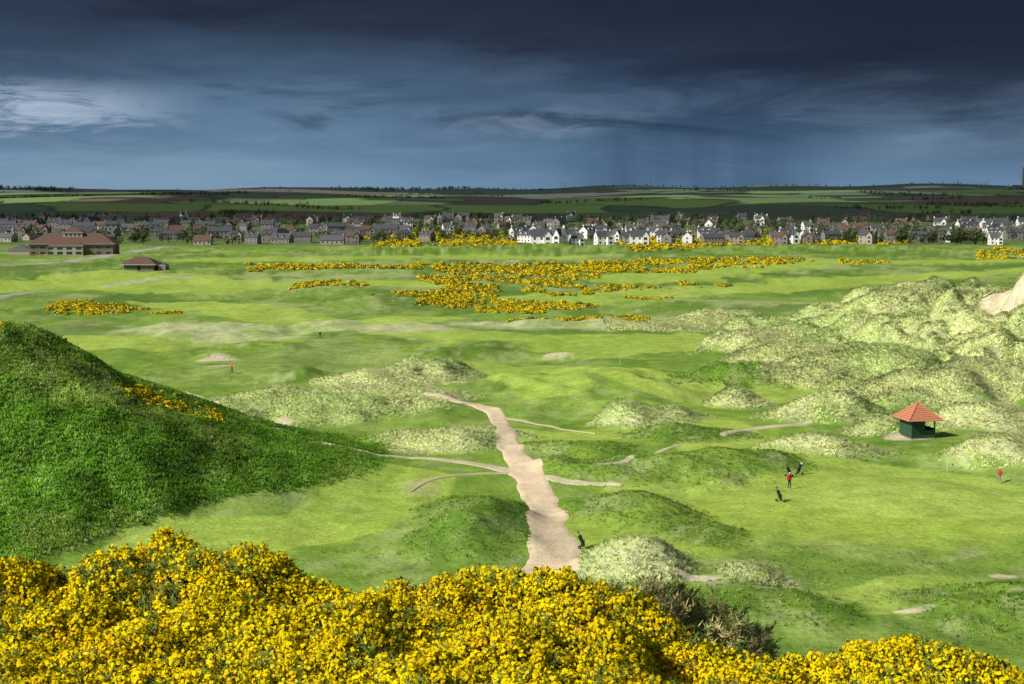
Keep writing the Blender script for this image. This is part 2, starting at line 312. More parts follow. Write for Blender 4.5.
# ------------------------------------------------------------------ distant gorse scrub
def bush(nq,yel):
    V=[];Q=[];Cc=[]
    for i in range(nq):
        th=random.uniform(0,6.28); ph=math.acos(random.uniform(-.05,1)); r=random.uniform(.6,1.15)
        n=np.array([math.sin(ph)*math.cos(th),math.sin(ph)*math.sin(th),math.cos(ph)*.7]); c=n*r
        a=np.random.default_rng(i+nq).normal(size=3); n2=n+a*.6; n2/=np.linalg.norm(n2); u=np.cross(n2,[.3,.2,.9]); u/=np.linalg.norm(u); w=np.cross(n2,u); s=random.uniform(.11,.21)
        k=len(V); V+=[c-u*s,c-w*s,c+u*s,c+w*s]; Q.append((k,k+1,k+2,k+3))
        q=(.86,.64,.012) if random.random()<yel*(.40+.7*n[2]+.25) else (.13,.18,.03)
        f=random.uniform(.8,1.1); Cc+=[tuple(f*t for t in q)]*4
    return np.array(V),np.array(Q),np.array(Cc)
gorse_m=leafmat("gorse_scrub",.1,.6)
bt=[bush(66,.92),bush(66,.8),bush(66,.6),bush(56,.15),bush(66,.85),bush(56,.35)]
GP=[(105,308,62,5),(75,305,22,4),(160,311,22,3),(255,269,14,5),(320,268,62,4),(385,267,30,3),(330,287,38,4),(300,292,12,4),(430,268,40,3),(398,247,28,5),(440,243,50,6),(482,247,38,5),(350,241,22,3),
(460,280,42,8),(430,297,42,8),(480,292,42,6),(530,287,42,7),(500,272,52,4),(560,270,60,4),(570,296,25,3),(612,318,40,4),(540,320,32,4),(515,308,42,4),(650,270,62,4),(720,268,52,4),(775,262,40,3),(700,285,30,2),
(690,243,75,7),(640,244,20,4),(765,240,42,4),(825,241,42,4),(885,243,30,3),(935,240,22,3),(1003,256,28,5),(600,265,42,3),(460,303,60,4),(400,300,30,3),(860,262,30,2),(1060,256,30,6),(-30,300,20,5),(580,278,30,4),
(590,321,60,4),(690,262,110,3),(540,266,90,3),(420,238,60,4),(500,240,40,4),(730,245,60,5),(830,246,60,3),(660,250,40,4),(540,306,60,4),(620,290,50,3),(650,300,30,2)]
bx=[];by=[]
for u,v,ru,rv in GP:
    n=int(ru*rv*1.5)+8; a=rng.uniform(0,6.28,n); r=np.sqrt(rng.random(n)); uu=u+ru*r*np.cos(a); vv=v+rv*r*np.sin(a); X,Y=G(uu,vv)
    k=fbm(X/11,Y/26,97)>.32+.13*r; bx.append(X[k]);by.append(Y[k])
bx=np.concatenate(bx);by=np.concatenate(by); nb=len(bx); S=rng.uniform(.45,1.35,nb)*np.clip(by/520,.4,1.8)
hx=[];hy=[]
for q in range(520):
    t=rng.random(); x=-48.5+t*11+rng.normal(0,.7); y=174.5+rng.normal(0,3.0)
    if float(fbm(np.array([x/1.6]),np.array([y/2.]),98)[0])>.44: hx.append(x); hy.append(y)
hx+=list(rng.normal(-62.8,.8,24)); hy+=list(rng.normal(171,2,24)); bx=np.append(bx,hx); by=np.append(by,hy); S=np.append(S,rng.uniform(.35,.85,len(hx))); nb=len(bx); print("gorse",nb)
T=np.ones((nb,3))*rng.uniform(.8,1.12,(nb,1))
V,Fc,Cc,Nn=scatter(bt,np.column_stack([bx,by,terrain(bx,by)+.0]),rots(nb,.08),S,T); mesh_np("gorse_scrub",V,Fc,Cc,gorse_m,False,Nn)
# ------------------------------------------------------------------ trees
def tree(nq,seed):
    r=random.Random(seed); V=[];Q=[];Cc=[]
    def limb(p,q,a,b):
        p=np.array(p,float);q=np.array(q,float); d=q-p; u=np.cross(d,[.1,.9,.2]); u/=np.linalg.norm(u); w=np.cross(d,u); w/=np.linalg.norm(w); k=len(V)
        for (c,rr_) in((p,a),(q,b)):
            for j in range(5): V.append(c+rr_*(u*math.cos(j*1.2566)+w*math.sin(j*1.2566)))
        for j in range(5): Q.append((k+j,k+(j+1)%5,k+5+(j+1)%5,k+5+j))
        Cc.extend([(.10,.075,.05)]*10)
    limb((0,0,-.3),(0.05,0,.45),.035,.022); cl=[]
    for i in range(7):
        a=i*.9+r.uniform(-.3,.3); e=(math.cos(a)*r.uniform(.15,.36),math.sin(a)*r.uniform(.15,.36),r.uniform(.4,.92)); limb((0.03,0,.2+.02*i),e,.015,.006); cl.append(e)
    cl.append((0,0,.9)); cl.append((.15,.1,.3)); cl.append((-.15,-.1,.3))
    for i in range(nq):
        c=np.array(cl[r.randrange(len(cl))])+np.array([r.gauss(0,.10),r.gauss(0,.10),r.gauss(0,.085)])
        n=np.array([r.gauss(0,1),r.gauss(0,1),r.gauss(.6,1)]); n/=np.linalg.norm(n); u=np.cross(n,[.3,.2,.9]);u/=np.linalg.norm(u); w=np.cross(n,u); s=r.uniform(.03,.065); k=len(V)
        V+=[c-u*s,c-w*s,c+u*s,c+w*s]; Q.append((k,k+1,k+2,k+3)); f=r.uniform(.6,1.2); Cc+=[(.08*f,.115*f,.045*f)]*4
    return np.array(V),np.array(Q),np.array(Cc)
tt=[tree(150,i) for i in range(4)]
tx=[];ty=[];ts=[]
def trees(u0,u1,d0,d1,n,s0,s1):
    u=rng.uniform(u0,u1,n); d=rng.uniform(d0,d1,n); tx.extend((u-512)/F*d); ty.extend(d); ts.extend(rng.uniform(s0,s1,n))
trees(-80,1100,1080,1650,420,5,9); trees(895,975,1050,1200,80,7,11); trees(820,1090,1060,1300,80,6,10); trees(100,240,1050,1400,60,6,9); trees(700,900,1150,1500,90,6,9); trees(370,520,1100,1500,80,5,9); trees(505,720,1170,1600,110,6,10)
trees(-10,75,4650,4800,100,6,15); trees(340,405,4850,5050,70,5,12); trees(410,470,4850,5050,60,5,12); trees(150,345,4850,5050,60,4,8); trees(600,1020,4850,5050,90,4,9)
for q in range(46):
    u=rng.uniform(-100,1120); w_=rng.uniform(25,110); d=rng.uniform(1750,4700); trees(u,u+w_,d,d+25,int(w_*d/1422/4.5),4,7.5)
tx=np.array(tx);ty=np.array(ty);ts=np.array(ts); print("trees",len(tx))
V,Fc,Cc,Nn=scatter(tt,np.column_stack([tx,ty,terrain(tx,ty)]),rots(len(tx),.03),ts,np.ones((len(tx),3))*rng.uniform(.7,1.3,(len(tx),1)),None,.55); mesh_np("distant_trees",V,Fc,Cc,leafmat("tree_leaves",.1,.6),False,Nn)
# ------------------------------------------------------------------ buildings
MATS={}
def mt(k,*a,**b):
    if k not in MATS: MATS[k]=solid(k,*a,**b)
    return MATS[k]
white=mt("white_render",(.80,.79,.75),noise=.04); stone=mt("granite_wall",(.23,.205,.185),noise=.15,scale=2); cream=mt("cream_render",(.38,.33,.27),noise=.06); brownw=mt("brown_wall",(.19,.13,.10))
slate=mt("slate_roof",(.075,.08,.095),rough=.6); browntile=mt("brown_tile_roof",(.13,.075,.06)); greytile=mt("grey_tile_roof",(.11,.105,.11)); glass=mt("window_glass",(.03,.035,.045),rough=.15,spec=.6,noise=.02); frame=mt("window_frame",(.6,.6,.58),noise=.02); redtile=mt("red_tile_roof",(.55,.21,.11),noise=.12,scale=4); greenp=mt("green_timber",(.03,.085,.045),noise=.12); dark=mt("dark_opening",(.015,.02,.015))
class MB:
    def __init__(s): s.V=[];s.F=[];s.m=[];s.mats=[]
    def mi(s,m):
        if m not in s.mats: s.mats.append(m)
        return s.mats.index(m)
    def poly(s,vs,fs,m):
        k=len(s.V); s.V+=[tuple(v) for v in vs]
        for f in fs: s.F.append([k+i for i in f]); s.m.append(s.mi(m))
    def box(s,x0,x1,y0,y1,z0,z1,m):
        s.poly([(x0,y0,z0),(x1,y0,z0),(x1,y1,z0),(x0,y1,z0),(x0,y0,z1),(x1,y0,z1),(x1,y1,z1),(x0,y1,z1)],[(0,3,2,1),(4,5,6,7),(0,1,5,4),(1,2,6,5),(2,3,7,6),(3,0,4,7)],m)
    def cyl(s,p,q,a,b,m,n=10):
        p=np.array(p,float);q=np.array(q,float);d=q-p;u=np.cross(d,[.13,.9,.27]);u/=np.linalg.norm(u);w=np.cross(d,u);w/=np.linalg.norm(w)
        vs=[c+r*(u*math.cos(j*6.2832/n)+w*math.sin(j*6.2832/n)) for c,r in((p,a),(q,b)) for j in range(n)]
        s.poly(vs,[(j,(j+1)%n,n+(j+1)%n,n+j) for j in range(n)]+[tuple(range(n-1,-1,-1)),tuple(range(n,2*n))],m)
    def mesh(s,name):
        me=bpy.data.meshes.new(name); me.from_pydata(s.V,[],s.F); me.polygons.foreach_set("material_index",s.m)
        for m in s.mats: me.materials.append(m)
        me.update(); return me
def addob(name,me,loc,rz=0,s=1):
    o=bpy.data.objects.new(name,me); o.location=loc; o.rotation_euler=(0,0,rz); o.scale=(s,s,s); scene.collection.objects.link(o); return o
def gable(b,x0,x1,y0,y1,ze,rh,roof,wall,ax='x',ov=.35):
    if ax=='x':
        ym=(y0+y1)/2; k=rh/((y1-y0)/2)
        b.poly([(x0,y0,ze),(x0,y1,ze),(x0,ym,ze+rh)],[(0,2,1)],wall); b.poly([(x1,y0,ze),(x1,y1,ze),(x1,ym,ze+rh)],[(0,1,2)],wall)
        for sg,ye in((-1,y0),(1,y1)):
            yo=ye+sg*ov; zo=ze-ov*k
            vs=[(x0-ov,yo,zo),(x1+ov,yo,zo),(x1+ov,ym,ze+rh),(x0-ov,ym,ze+rh)]; vs+=[(a,c,d+.18) for a,c,d in vs]
            b.poly(vs,[(0,1,2,3),(4,5,6,7),(0,1,5,4),(1,2,6,5),(2,3,7,6),(3,0,4,7)],roof)
    else:
        xm=(x0+x1)/2; k=rh/((x1-x0)/2)
        b.poly([(x0,y0,ze),(x1,y0,ze),(xm,y0,ze+rh)],[(0,1,2)],wall); b.poly([(x0,y1,ze),(x1,y1,ze),(xm,y1,ze+rh)],[(0,2,1)],wall)
        for sg,xe in((-1,x0),(1,x1)):
            xo=xe+sg*ov; zo=ze-ov*k
            vs=[(xo,y0-ov,zo),(xo,y1+ov,zo),(xm,y1+ov,ze+rh),(xm,y0-ov,ze+rh)]; vs+=[(a,c,d+.18) for a,c,d in vs]
            b.poly(vs,[(0,1,2,3),(4,5,6,7),(0,1,5,4),(1,2,6,5),(2,3,7,6),(3,0,4,7)],roof)
def hip(b,x0,x1,y0,y1,ze,rh,roof,ov=.7,rl=None):
    x0-=ov;x1+=ov;y0-=ov;y1+=ov; h=(y1-y0)/2 if rl is None else rl; ym=(y0+y1)/2
    b.poly([(x0,y0,ze),(x1,y0,ze),(x1,y1,ze),(x0,y1,ze),(x0+h,ym,ze+rh),(x1-h,ym,ze+rh)],[(0,1,5,4),(1,2,5),(2,3,4,5),(3,0,4),(0,3,2,1)],roof)
    b.box(x0+.05,x1-.05,y0+.05,y1-.05,ze-.25,ze-.01,frame)
def win(b,x,z,w,h,y,s=-1):
    b.box(x-w/2-.1,x+w/2+.1,min(y,y+s*.06),max(y,y+s*.06),z-.1,z+h+.1,frame); b.box(x-w/2,x+w/2,min(y+s*.062,y+s*.09),max(y+s*.062,y+s*.09),z,z+h,glass)
def house(w,d,st,rh,wall,roof,wing,dorm,ch):
    b=MB(); h=2.8*st+.3; b.box(-w/2,w/2,-d/2,d/2,-2,h,wall); gable(b,-w/2,w/2,-d/2,d/2,h,rh,roof,wall)
    n=max(3,int(w/2.8))
    for f in range(st):
        for i in range(n):
            x=-w/2+(i+.5)*w/n
            if f==0 and i==n//2:
                b.box(x-.5,x+.5,-d/2-.08,-d/2-.002,0,2.1,brownw)
            elif not(wing and x>w/2-w*.45): win(b,x,1+2.8*f,1.1,1.3,-d/2)
            win(b,x,1+2.8*f,1.1,1.3,d/2,1)
    for f in range(st):
        for s in(-1,1): 
            b.box(min(s*w/2,s*(w/2+.07)),max(s*w/2,s*(w/2+.07)),-.6,.6,1+2.8*f,2.3+2.8*f,glass)
    if wing:
        a=w/2-w*.42; b.box(a,w/2-.3,-d/2-2.6,-d/2-.003,-2,h,wall); gable(b,a,w/2-.3,-d/2-2.6,0,h,rh*.85,roof,wall,'y')
        for f in range(st): win(b,(a+w/2-.3)/2,.9+2.8*f,1.9,1.5,-d/2-2.6)
    if dorm:
        for x in(-w/4,w/8):
            b.box(x-.8,x+.8,-d/2+.5,-.2,h-.2,h+rh*.55,wall); gable(b,x-.8,x+.8,-d/2+.5,-.1,h+rh*.55,.7,roof,wall,'y',.15); win(b,x,h+.3,.9,1.0,-d/2+.5)
    for x in([-w/2+.5,w/2-.5] if ch==2 else [w/2-.5]):
        b.box(x-.45,x+.45,-.5,.5,h+rh*.5,h+rh+1.1,stone if wall is stone else wall); b.cyl((x,.2,h+rh+1.1),(x,.2,h+rh+1.5),.12,.12,brownw,6); b.cyl((x,-.2,h+rh+1.1),(x,-.2,h+rh+1.5),.12,.12,brownw,6)
    return b.mesh("house")
KW=[("white_house",[house(11,7.5,2,3.4,white,slate,1,0,2),house(13,7.5,2,3.2,white,slate,0,1,2),house(9,7,2,3.8,white,greytile,1,0,1)]),
 ("stone_house",[house(11,7.5,2,3.2,stone,slate,0,1,2),house(14,8,1,3.8,stone,slate,0,1,2),house(10,7,2,3.2,stone,browntile,1,0,2),house(18,8,2,3.2,stone,slate,0,0,2)]),
 ("cream_house",[house(12,8,1,3.6,cream,browntile,0,0,1),house(11,7.5,2,3.0,cream,slate,1,0,1),house(16,8,1,3.2,cream,greytile,0,0,1)])]
def puth(kind,u,d,rz=None,s=1,var=None):
    nm,ms=KW[kind]; x=(u-512)/F*d
    addob(nm,ms[var if var is not None else random.randrange(len(ms))],(x,d,tz(x,d)),random.choice([0,0,0,math.pi/2,.3,-.3,.15,1.2,-.6]) if rz is None else rz,s)
for u,d,rz,v,s in [(519,1170,.5,1,1.1),(541,1025,.05,0,1.35),(557,1045,-.5,2,1.4),(570,1130,.2,0,1),(588,1180,.9,1,1.1),(603,1070,.3,0,1.1),(618,1120,-.6,2,1),(639,1060,0,0,1.25),(664,1110,-.2,0,1.05),(688,1080,1.3,1,1),(706,1160,0,1,1.1),(533,1230,1.5,1,1),(600,1220,0,0,1),(787,1080,.2,0,1.2),(812,1120,.9,1,1),(576,1050,.3,2,1),(652,1190,0,2,1)]:
    puth(0,u,d,rz,s,v)
nh=0
for d in [1075,1115,1160,1210,1265,1325,1390,1460,1540,1630]:
    x=-.40*d
    while x<.40*d:
        x+=random.uniform(14,26); u=512+x/d*F; dj=d+random.uniform(-18,18)
        p=.30+.75*float(fbm(np.array([x/70+d/90.]),np.array([d/60.]),141)[0])
        if 370<u<512: p=.40 if d>1160 else .05
        if 512<u<715: p=.12 if d<1190 else p*.75
        if u>900 and d<1110: p=.3
        if u>715: p*=.85
        if d>1460: p*=.5
        if u<200 and d<1120: p=.3
        if random.random()>p: continue
        r=random.random(); kind=0 if r<(.20 if 500<u<1024 else .07) else (1 if r<.72 else 2)
        puth(kind,u,dj,None,random.uniform(.8,1.1)); nh+=1
print("houses",nh)
b=MB(); b.box(-26,26,-9,9,-3,7.2,brownw); hip(b,-26,26,-9,9,7.4,6.5,browntile,1.6); b.box(-12,8,-12.5,-9.003,-3,6.2,cream); hip(b,-12,8,-12.5,-6,6.4,2.6,browntile,.8)
b.box(-40,-26.003,-6,7,-3,3.4,cream); hip(b,-40,-27,-6,7,3.6,3,greytile,.6)
b.box(-6,6,-4,4,11.5,14.2,cream); hip(b,-6,6,-4,4,14.3,2.6,browntile,.7)
for i in range(9):
    x=-23.5+i*5.8
    if -13<x<9: win(b,x,.8,3.6,1.9,-12.5); win(b,x,3.8,3.6,1.6,-12.5)
    else: win(b,x,.8,3.2,1.9,-9); win(b,x,4.2,3.2,1.8,-9)
for x in(-4,-1.3,1.3,4): win(b,x,12,1.4,1.4,-4)
x,y,zz=gT(75,255); addob("clubhouse_building",b.mesh("clubhouse"),(x,y,zz),.05,1.0)
b=MB(); b.box(-7,7,-4,4,-1,2.7,brownw); hip(b,-7,7,-4,4,2.8,3.2,browntile,1.5)
for x in(-5,-2.5,2.5,5): win(b,x,.9,1.5,1.2,-4)
b.box(-.6,.6,-4.09,-4.002,0,2.1,dark); b.box(8.6,12,-2.5,2.5,-1,2.2,stone); hip(b,8.6,12,-2.5,2.5,2.3,1.2,greytile,.3)
x,y,zz=gT(142,270); addob("starter_pavilion",b.mesh("pavilion"),(x,y,zz),-.1,1.05)
hut=bpy.data.objects.new("golf_shelter_hut",None); scene.collection.objects.link(hut)
def part(b,name,par): o=addob(name,b.mesh(name),(0,0,0)); o.parent=par; return o
b=MB(); s_=1.95
b.box(-s_,s_,s_-.1,s_,0,2.75,greenp); b.box(-s_,-s_+.1,-s_,s_-.1,0,2.75,greenp); b.box(s_-.1,s_,-s_,s_-.1,0,1.3,greenp); b.box(-s_+.1,.1,-s_,-s_+.1,0,2.6,greenp); b.box(.1,s_-.1,-s_,-s_+.1,0,1.1,greenp)
for px in(-s_,0.1,s_-.12):
    for py in(-s_-.02,s_-.1): b.box(px-.02,px+.14,py-.02,py+.14,0,2.76,greenp)
for i in range(9): b.box(-s_+.15+i*.2,-s_+.18+i*.2,-s_-.02,-s_-.002,.05,2.6,dark)
part(b,"timber_walls",hut); b=MB(); b.box(-s_+.1,s_-.1,1.2,s_-.12,.4,.48,brownw); b.box(-s_,s_,-s_,s_,-.5,.04,stone); part(b,"bench_and_floor",hut)
b=MB(); e=2.85; zt=2.55; n=9
for k in range(n):
    a0=e*(1-k/n); a1=e*(1-(k+1)/n); z0=zt+2.3*k/n; z1=zt+2.3*(k+1)/n
    P0=[(-a0,-a0,z0),(a0,-a0,z0),(a0,a0,z0),(-a0,a0,z0)]; P1=[(-a1,-a1,z1-.05),(a1,-a1,z1-.05),(a1,a1,z1-.05),(-a1,a1,z1-.05)]
    b.poly(P0+P1,[(0,1,5,4),(1,2,6,5),(2,3,7,6),(3,0,4,7)],redtile)
b.poly([(-e,-e,zt-.08),(e,-e,zt-.08),(e,e,zt-.08),(-e,e,zt-.08),(-e,-e,zt),(e,-e,zt),(e,e,zt),(-e,e,zt)],[(0,3,2,1),(0,1,5,4),(1,2,6,5),(2,3,7,6),(3,0,4,7)],brownw)
for sx,sy in((-1,-1),(1,-1),(1,1),(-1,1)): b.cyl((sx*e,sy*e,zt+.03),(0,0,zt+2.3),.07,.07,redtile,6)
b.cyl((0,0,zt+2.2),(0,0,zt+2.6),.12,.03,redtile,8); part(b,"pyramid_tile_roof",hut)
x,y,zz=gT(917,437); hut.location=(x,y,zz+.1); hut.rotation_euler=(0,0,.2); hut.scale=(.92,.92,1.0)
b=MB(); b.cyl((0,0,-5),(0,0,62),4.2,3.0,stone,20); b.cyl((0,0,62),(0,0,64),3.4,3.4,dark,20); b.box(-30,-8,-8,8,-5,12,greytile); d=4300; x=(1020-512)/F*d; addob("industrial_chimney",b.mesh("chimney"),(x,d,tz(x,d)))
b=MB()
for sx in(-2,2): b.cyl((sx,0,0),(0,0,34),.35,.2,greytile,6)
for k in range(6): b.cyl((-2+k*.33,0,k*5.5),(2-k*.33-.2,0,k*5.5+3),.15,.15,greytile,5)
mast=b.mesh("mast")
for u,d in((565,4700),(561,4650),(985,4500),(955,4600),(650,4800)): x=(u-512)/F*d; addob("radio_mast",mast,(x,d,tz(x,d)),0,.9)
# ------------------------------------------------------------------ people
skinm=mt("skin",(.55,.33,.24),noise=.03); hairm=mt("hair",(.06,.04,.03)); redj=mt("red_jacket",(.55,.03,.035),noise=.08); darkt=mt("dark_trousers",(.03,.035,.05)); greyt=mt("grey_trousers",(.25,.25,.24)); blackm=mt("black_fabric",(.02,.02,.022)); shoem=mt("shoes",(.6,.6,.58)); bluej=mt("navy_top",(.03,.05,.14)); metalm=mt("steel",(.5,.5,.5),rough=.3,metal=1,noise=.02)
def person(name,u,v,rz,top,bot,pose,parts=True):
    J={};E=[]
    def j(n,p,r): J[n]=(p,r)
    lean=.30 if pose=='putt' else .03
    def L(z): return -(z-.93)*math.tan(lean) if z>.93 else 0
    j('pel',(0,0,.95),.145); j('wai',(0,L(1.12),1.12),.125); j('che',(0,L(1.32),1.32),.155); j('nb',(0,L(1.46),1.45),.07); j('nk',(0,L(1.5)-.01,1.52),.055); j('hd',(0,L(1.6)-.03,1.62),.095); j('ht',(0,L(1.68)-.03,1.70),.085); j('nose',(0,L(1.6)-.125,1.61),.018)
    E+=[('pel','wai'),('wai','che'),('che','nb'),('nb','nk'),('nk','hd'),('hd','ht'),('hd','nose')]
    for s,t in((-1,'l'),(1,'r')):
        j('sh'+t,(s*.19,L(1.40),1.40),.065); 
        if pose=='putt': el=(s*.21,L(1.15)-.12,1.14); wr=(s*.05,L(1.0)-.38,.93)
        elif pose=='walk': el=(s*.25,.02-s*.10,1.13); wr=(s*.24,-.12-s*.16,.93)
        else: el=(s*.26,.03,1.12); wr=(s*.27,-.08,.88)
        j('el'+t,el,.047); j('wr'+t,wr,.03); E+=[('che','sh'+t),('sh'+t,'el'+t),('el'+t,'wr'+t)]
        w=np.array(wr); dv=w-np.array(el); dv/=np.linalg.norm(dv); pm=w+dv*.07; j('pm'+t,tuple(pm),.034); E.append(('wr'+t,'pm'+t))
        for k in range(4):
            o=np.array([0,(k-1.5)*.021,0]); ln=(.065,.078,.075,.055)[k]; m1=pm+o+dv*.03; m2=m1+dv*ln*.6+np.array([-s*.025,0,0]); j('f%s%d'%(t,k),tuple(m1),.010); j('g%s%d'%(t,k),tuple(m2),.008); E+=[('pm'+t,'f%s%d'%(t,k)),('f%s%d'%(t,k),'g%s%d'%(t,k))]
        th=w+dv*.03+np.array([0,-.05,0]); j('t'+t,tuple(th),.011); E.append(('wr'+t,'t'+t))
        st=(s*.22 if pose=='walk' else 0); ax=.13 if pose!='walk' else .09
        j('hp'+t,(s*.10,0,.88),.10); j('kn'+t,(s*ax,-.04+st*.5,.49),.062); j('an'+t,(s*ax*1.1,st,.09),.043); j('to'+t,(s*ax*1.25,st-.17,.045),.038); j('he'+t,(s*ax*1.1,st+.05,.045),.036)
        E+=[('pel','hp'+t),('hp'+t,'kn'+t),('kn'+t,'an'+t),('an'+t,'to'+t),('an'+t,'he'+t)]
    ks=list(J); me=bpy.data.meshes.new("b"); me.from_pydata([J[k][0] for k in ks],[(ks.index(a),ks.index(c)) for a,c in E],[])
    o=bpy.data.objects.new("tmp",me); scene.collection.objects.link(o); md_=o.modifiers.new("s",'SKIN'); md_.use_smooth_shade=True; ss=o.modifiers.new("u",'SUBSURF'); ss.levels=1
    for k,sv in zip(ks,me.skin_vertices[0].data): r=J[k][1]; sv.radius=(r,r); sv.use_root=(k=='pel')
    bpy.context.view_layer.update(); dg=bpy.context.evaluated_depsgraph_get(); m2=bpy.data.meshes.new_from_object(o.evaluated_get(dg)); bpy.data.objects.remove(o)
    m2.materials.clear()
    for m in(skinm,hairm,top,bot,shoem): m2.materials.append(m)
    hands=[np.array(J['pml'][0]),np.array(J['pmr'][0])]; hc=np.array(J['hd'][0])
    for p in m2.polygons:
        c=np.array(p.center)
        if c[2]<.085: i=4
        elif min(np.linalg.norm(c-h) for h in hands)<.125: i=0
        elif c[2]>1.485: i=1 if (c[2]>hc[2]+.05 or (c[1]>hc[1]+.03 and c[2]>1.53)) else 0
        elif c[2]<.97 and abs(c[0])<.20 and not(pose=='putt' and c[1]<-.17): i=3
        else: i=2
        p.material_index=i
    par=bpy.data.objects.new(name,None); scene.collection.objects.link(par)
    bo=bpy.data.objects.new("body",m2); scene.collection.objects.link(bo); bo.parent=par
    b=MB()
    if pose=='putt': b.cyl((0,-.52,1.0),(0,-.62,.06),.014,.010,metalm,6); b.box(-.06,.06,-.65,-.60,.01,.05,metalm)
    else: b.cyl((-.27,-.10,.86),(-.30,-.35,.02),.012,.010,metalm,6)
    part(b,"golf_club",par)
    b=MB(); hx=hc; b.cyl((0,hx[1],hx[2]+.055),(0,hx[1],hx[2]+.15),.108,.07,shoem,14); b.box(-.07,.07,hx[1]-.19,hx[1]-.06,hx[2]+.058,hx[2]+.075,shoem); part(b,"cap",par)
    x,y,zz=gT(u,v); par.location=(x,y,zz); par.rotation_euler=(0,0,rz); par.scale=(1.12,1.12,1.12); return par
person("golfer",789,489,.5,redj,darkt,'stand'); person("golfer",999,484,2.6,redj,greyt,'putt'); person("golfer",320,339,1,bluej,darkt,'walk'); person("golfer",232,374,-.6,redj,darkt,'walk')
def trolley(u,v,rz,s=1.1):
    b=MB()
    b.cyl((0,.05,.30),(0,.42,1.12),.15,.17,blackm,14); b.cyl((0,.05,.30),(0,.02,.24),.16,.16,darkt,14); b.box(-.12,.12,-.02,.10,.45,.75,blackm)
    for i in range(7):
        a=i*.9; p=np.array([.09*math.cos(a),.42+.07*math.sin(a),1.08]); q=p+np.array([.02*math.cos(a),.13,.28+.03*(i%3)]); b.cyl(p,q,.012,.010,metalm,5); b.cyl(q,q+np.array([.05,0,.03]),.035,.03,blackm if i%2 else metalm,6)
    for sx in(-.36,.36):
        b.cyl((sx-.03,.3,.15),(sx+.03,.3,.15),.15,.15,blackm,16); b.cyl((sx-.034,.3,.15),(sx+.034,.3,.15),.06,.06,metalm,8); b.cyl((sx,.3,.16),(0,.2,.5),.014,.014,metalm,5)
    b.cyl((0,-.02,.22),(0,-.35,.12),.018,.018,metalm,6); b.cyl((-.03,-.4,.11),(.03,-.4,.11),.11,.11,blackm,12); b.cyl((0,.2,.55),(0,.85,1.05),.017,.017,metalm,6); b.cyl((-.13,.85,1.05),(.13,.85,1.05),.02,.02,blackm,6)
    x,y,zz=gT(u,v); addob("golf_trolley",b.mesh("trolley"),(x,y,zz),rz,s)
trolley(781,502,.8); trolley(798,475,-.9); trolley(790,477,2.2); trolley(584,549,1.2,1.1)
def pin(u,v,h=2.2):
    b=MB(); b.cyl((0,0,-.1),(0,0,h),.025,.02,white,6); b.poly([(0.02,0,h),(.28,.05,h-.05),(.5,.0,h-.17),(.27,-.04,h-.30),(.02,0,h-.34),(.02,.012,h),(.28,.062,h-.05),(.5,.012,h-.17),(.27,-.028,h-.3),(.02,.012,h-.34)],[(0,1,3,4),(1,2,3),(5,9,8,6),(6,8,7)],mt("flag_cloth",(.75,.7,.6)))
    x,y,zz=gT(u,v); addob("golf_flagstick",b.mesh("flag"),(x,y,zz),.3)
pin(947,472); pin(968,470,1.2); pin(255,395); pin(620,365); pin(40,300,3)
# ------------------------------------------------------------------ foreground flowering gorse
def sprig(seed,flow):
    r=random.Random(seed); V=[];Q=[];Cc=[]
    Ls=.15
    for i in range(flow):
        t=r.uniform(.1,1); a=r.uniform(0,6.28); rad=.052*(1.15-t*.75)
        c=np.array([math.cos(a)*rad,math.sin(a)*rad,t*Ls]); out=np.array([math.cos(a),math.sin(a),r.uniform(.3,1.5)]); out/=np.linalg.norm(out)
        s=r.uniform(.0125,.0175); u=np.cross(out,[r.gauss(0,1),r.gauss(0,1),r.gauss(0,1)]); u/=np.linalg.norm(u); w=np.cross(out,u)
        f=r.uniform(.90,1.02); col=(.98*f,(.80+r.uniform(-.13,.03))*f,.006)
        for (dv,uu,ss) in((out*.004,u,1.0),(out*.009+w*.004,w,.75)):
            k=len(V); o2=out*.35+np.cross(out,uu)*.95; p=c+dv; V+=[p-uu*s*ss,p-o2*s*ss*.8,p+uu*s*ss,p+o2*s*ss*1.0]; Q.append((k,k+1,k+2,k+3)); Cc+=[col]*4
    for i in range(5 if flow else 30):
        t=r.uniform(0,.85 if flow else 1.05); a=r.uniform(0,6.28); c=np.array([0,0,t*Ls]); o=np.array([math.cos(a),math.sin(a),r.uniform(.3,1.1)]); o/=np.linalg.norm(o); ln=r.uniform(.04,.07); u=np.cross(o,[.2,.5,.8]); u/=np.linalg.norm(u)
        k=len(V); V+=[c-u*.005,c+u*.005,c+o*ln+u*.001,c+o*ln-u*.001]; Q.append((k,k+1,k+2,k+3)); f=r.uniform(.7,1.3); Cc+=[(.20*f,.27*f,.05*f)]*4
    k=len(V); V+=[(-.005,0,-.12),(.005,0,-.12),(.003,0,Ls),(-.003,0,Ls)]; Q.append((k,k+1,k+2,k+3)); Cc+=[(.18,.18,.03)]*4
    return np.array(V),np.array(Q),np.array(Cc)
EL=[]
for u,v,d,rx in [(-60,575,11.5,.7),(8,566,11.3,.55),(60,582,11.6,.5),(108,555,11.6,.55),(158,541,11.8,.6),(203,549,11.6,.45),(240,546,11.7,.5),(285,580,11.6,.5),(335,594,11.6,.5),(392,588,11.4,.5),(445,576,11.4,.5),(500,572,11.7,.5),(560,573,11.6,.55),(606,588,11.3,.45),(645,612,11,.4),(688,642,10.6,.4),(735,654,10.5,.42),(780,672,10.3,.35),(842,650,10.8,.5),(890,642,10.8,.45),(940,644,10.7,.45),(985,662,10.6,.4),(1010,684,10.4,.3)]:
    EL.append((at(u,v+22,d),rx))
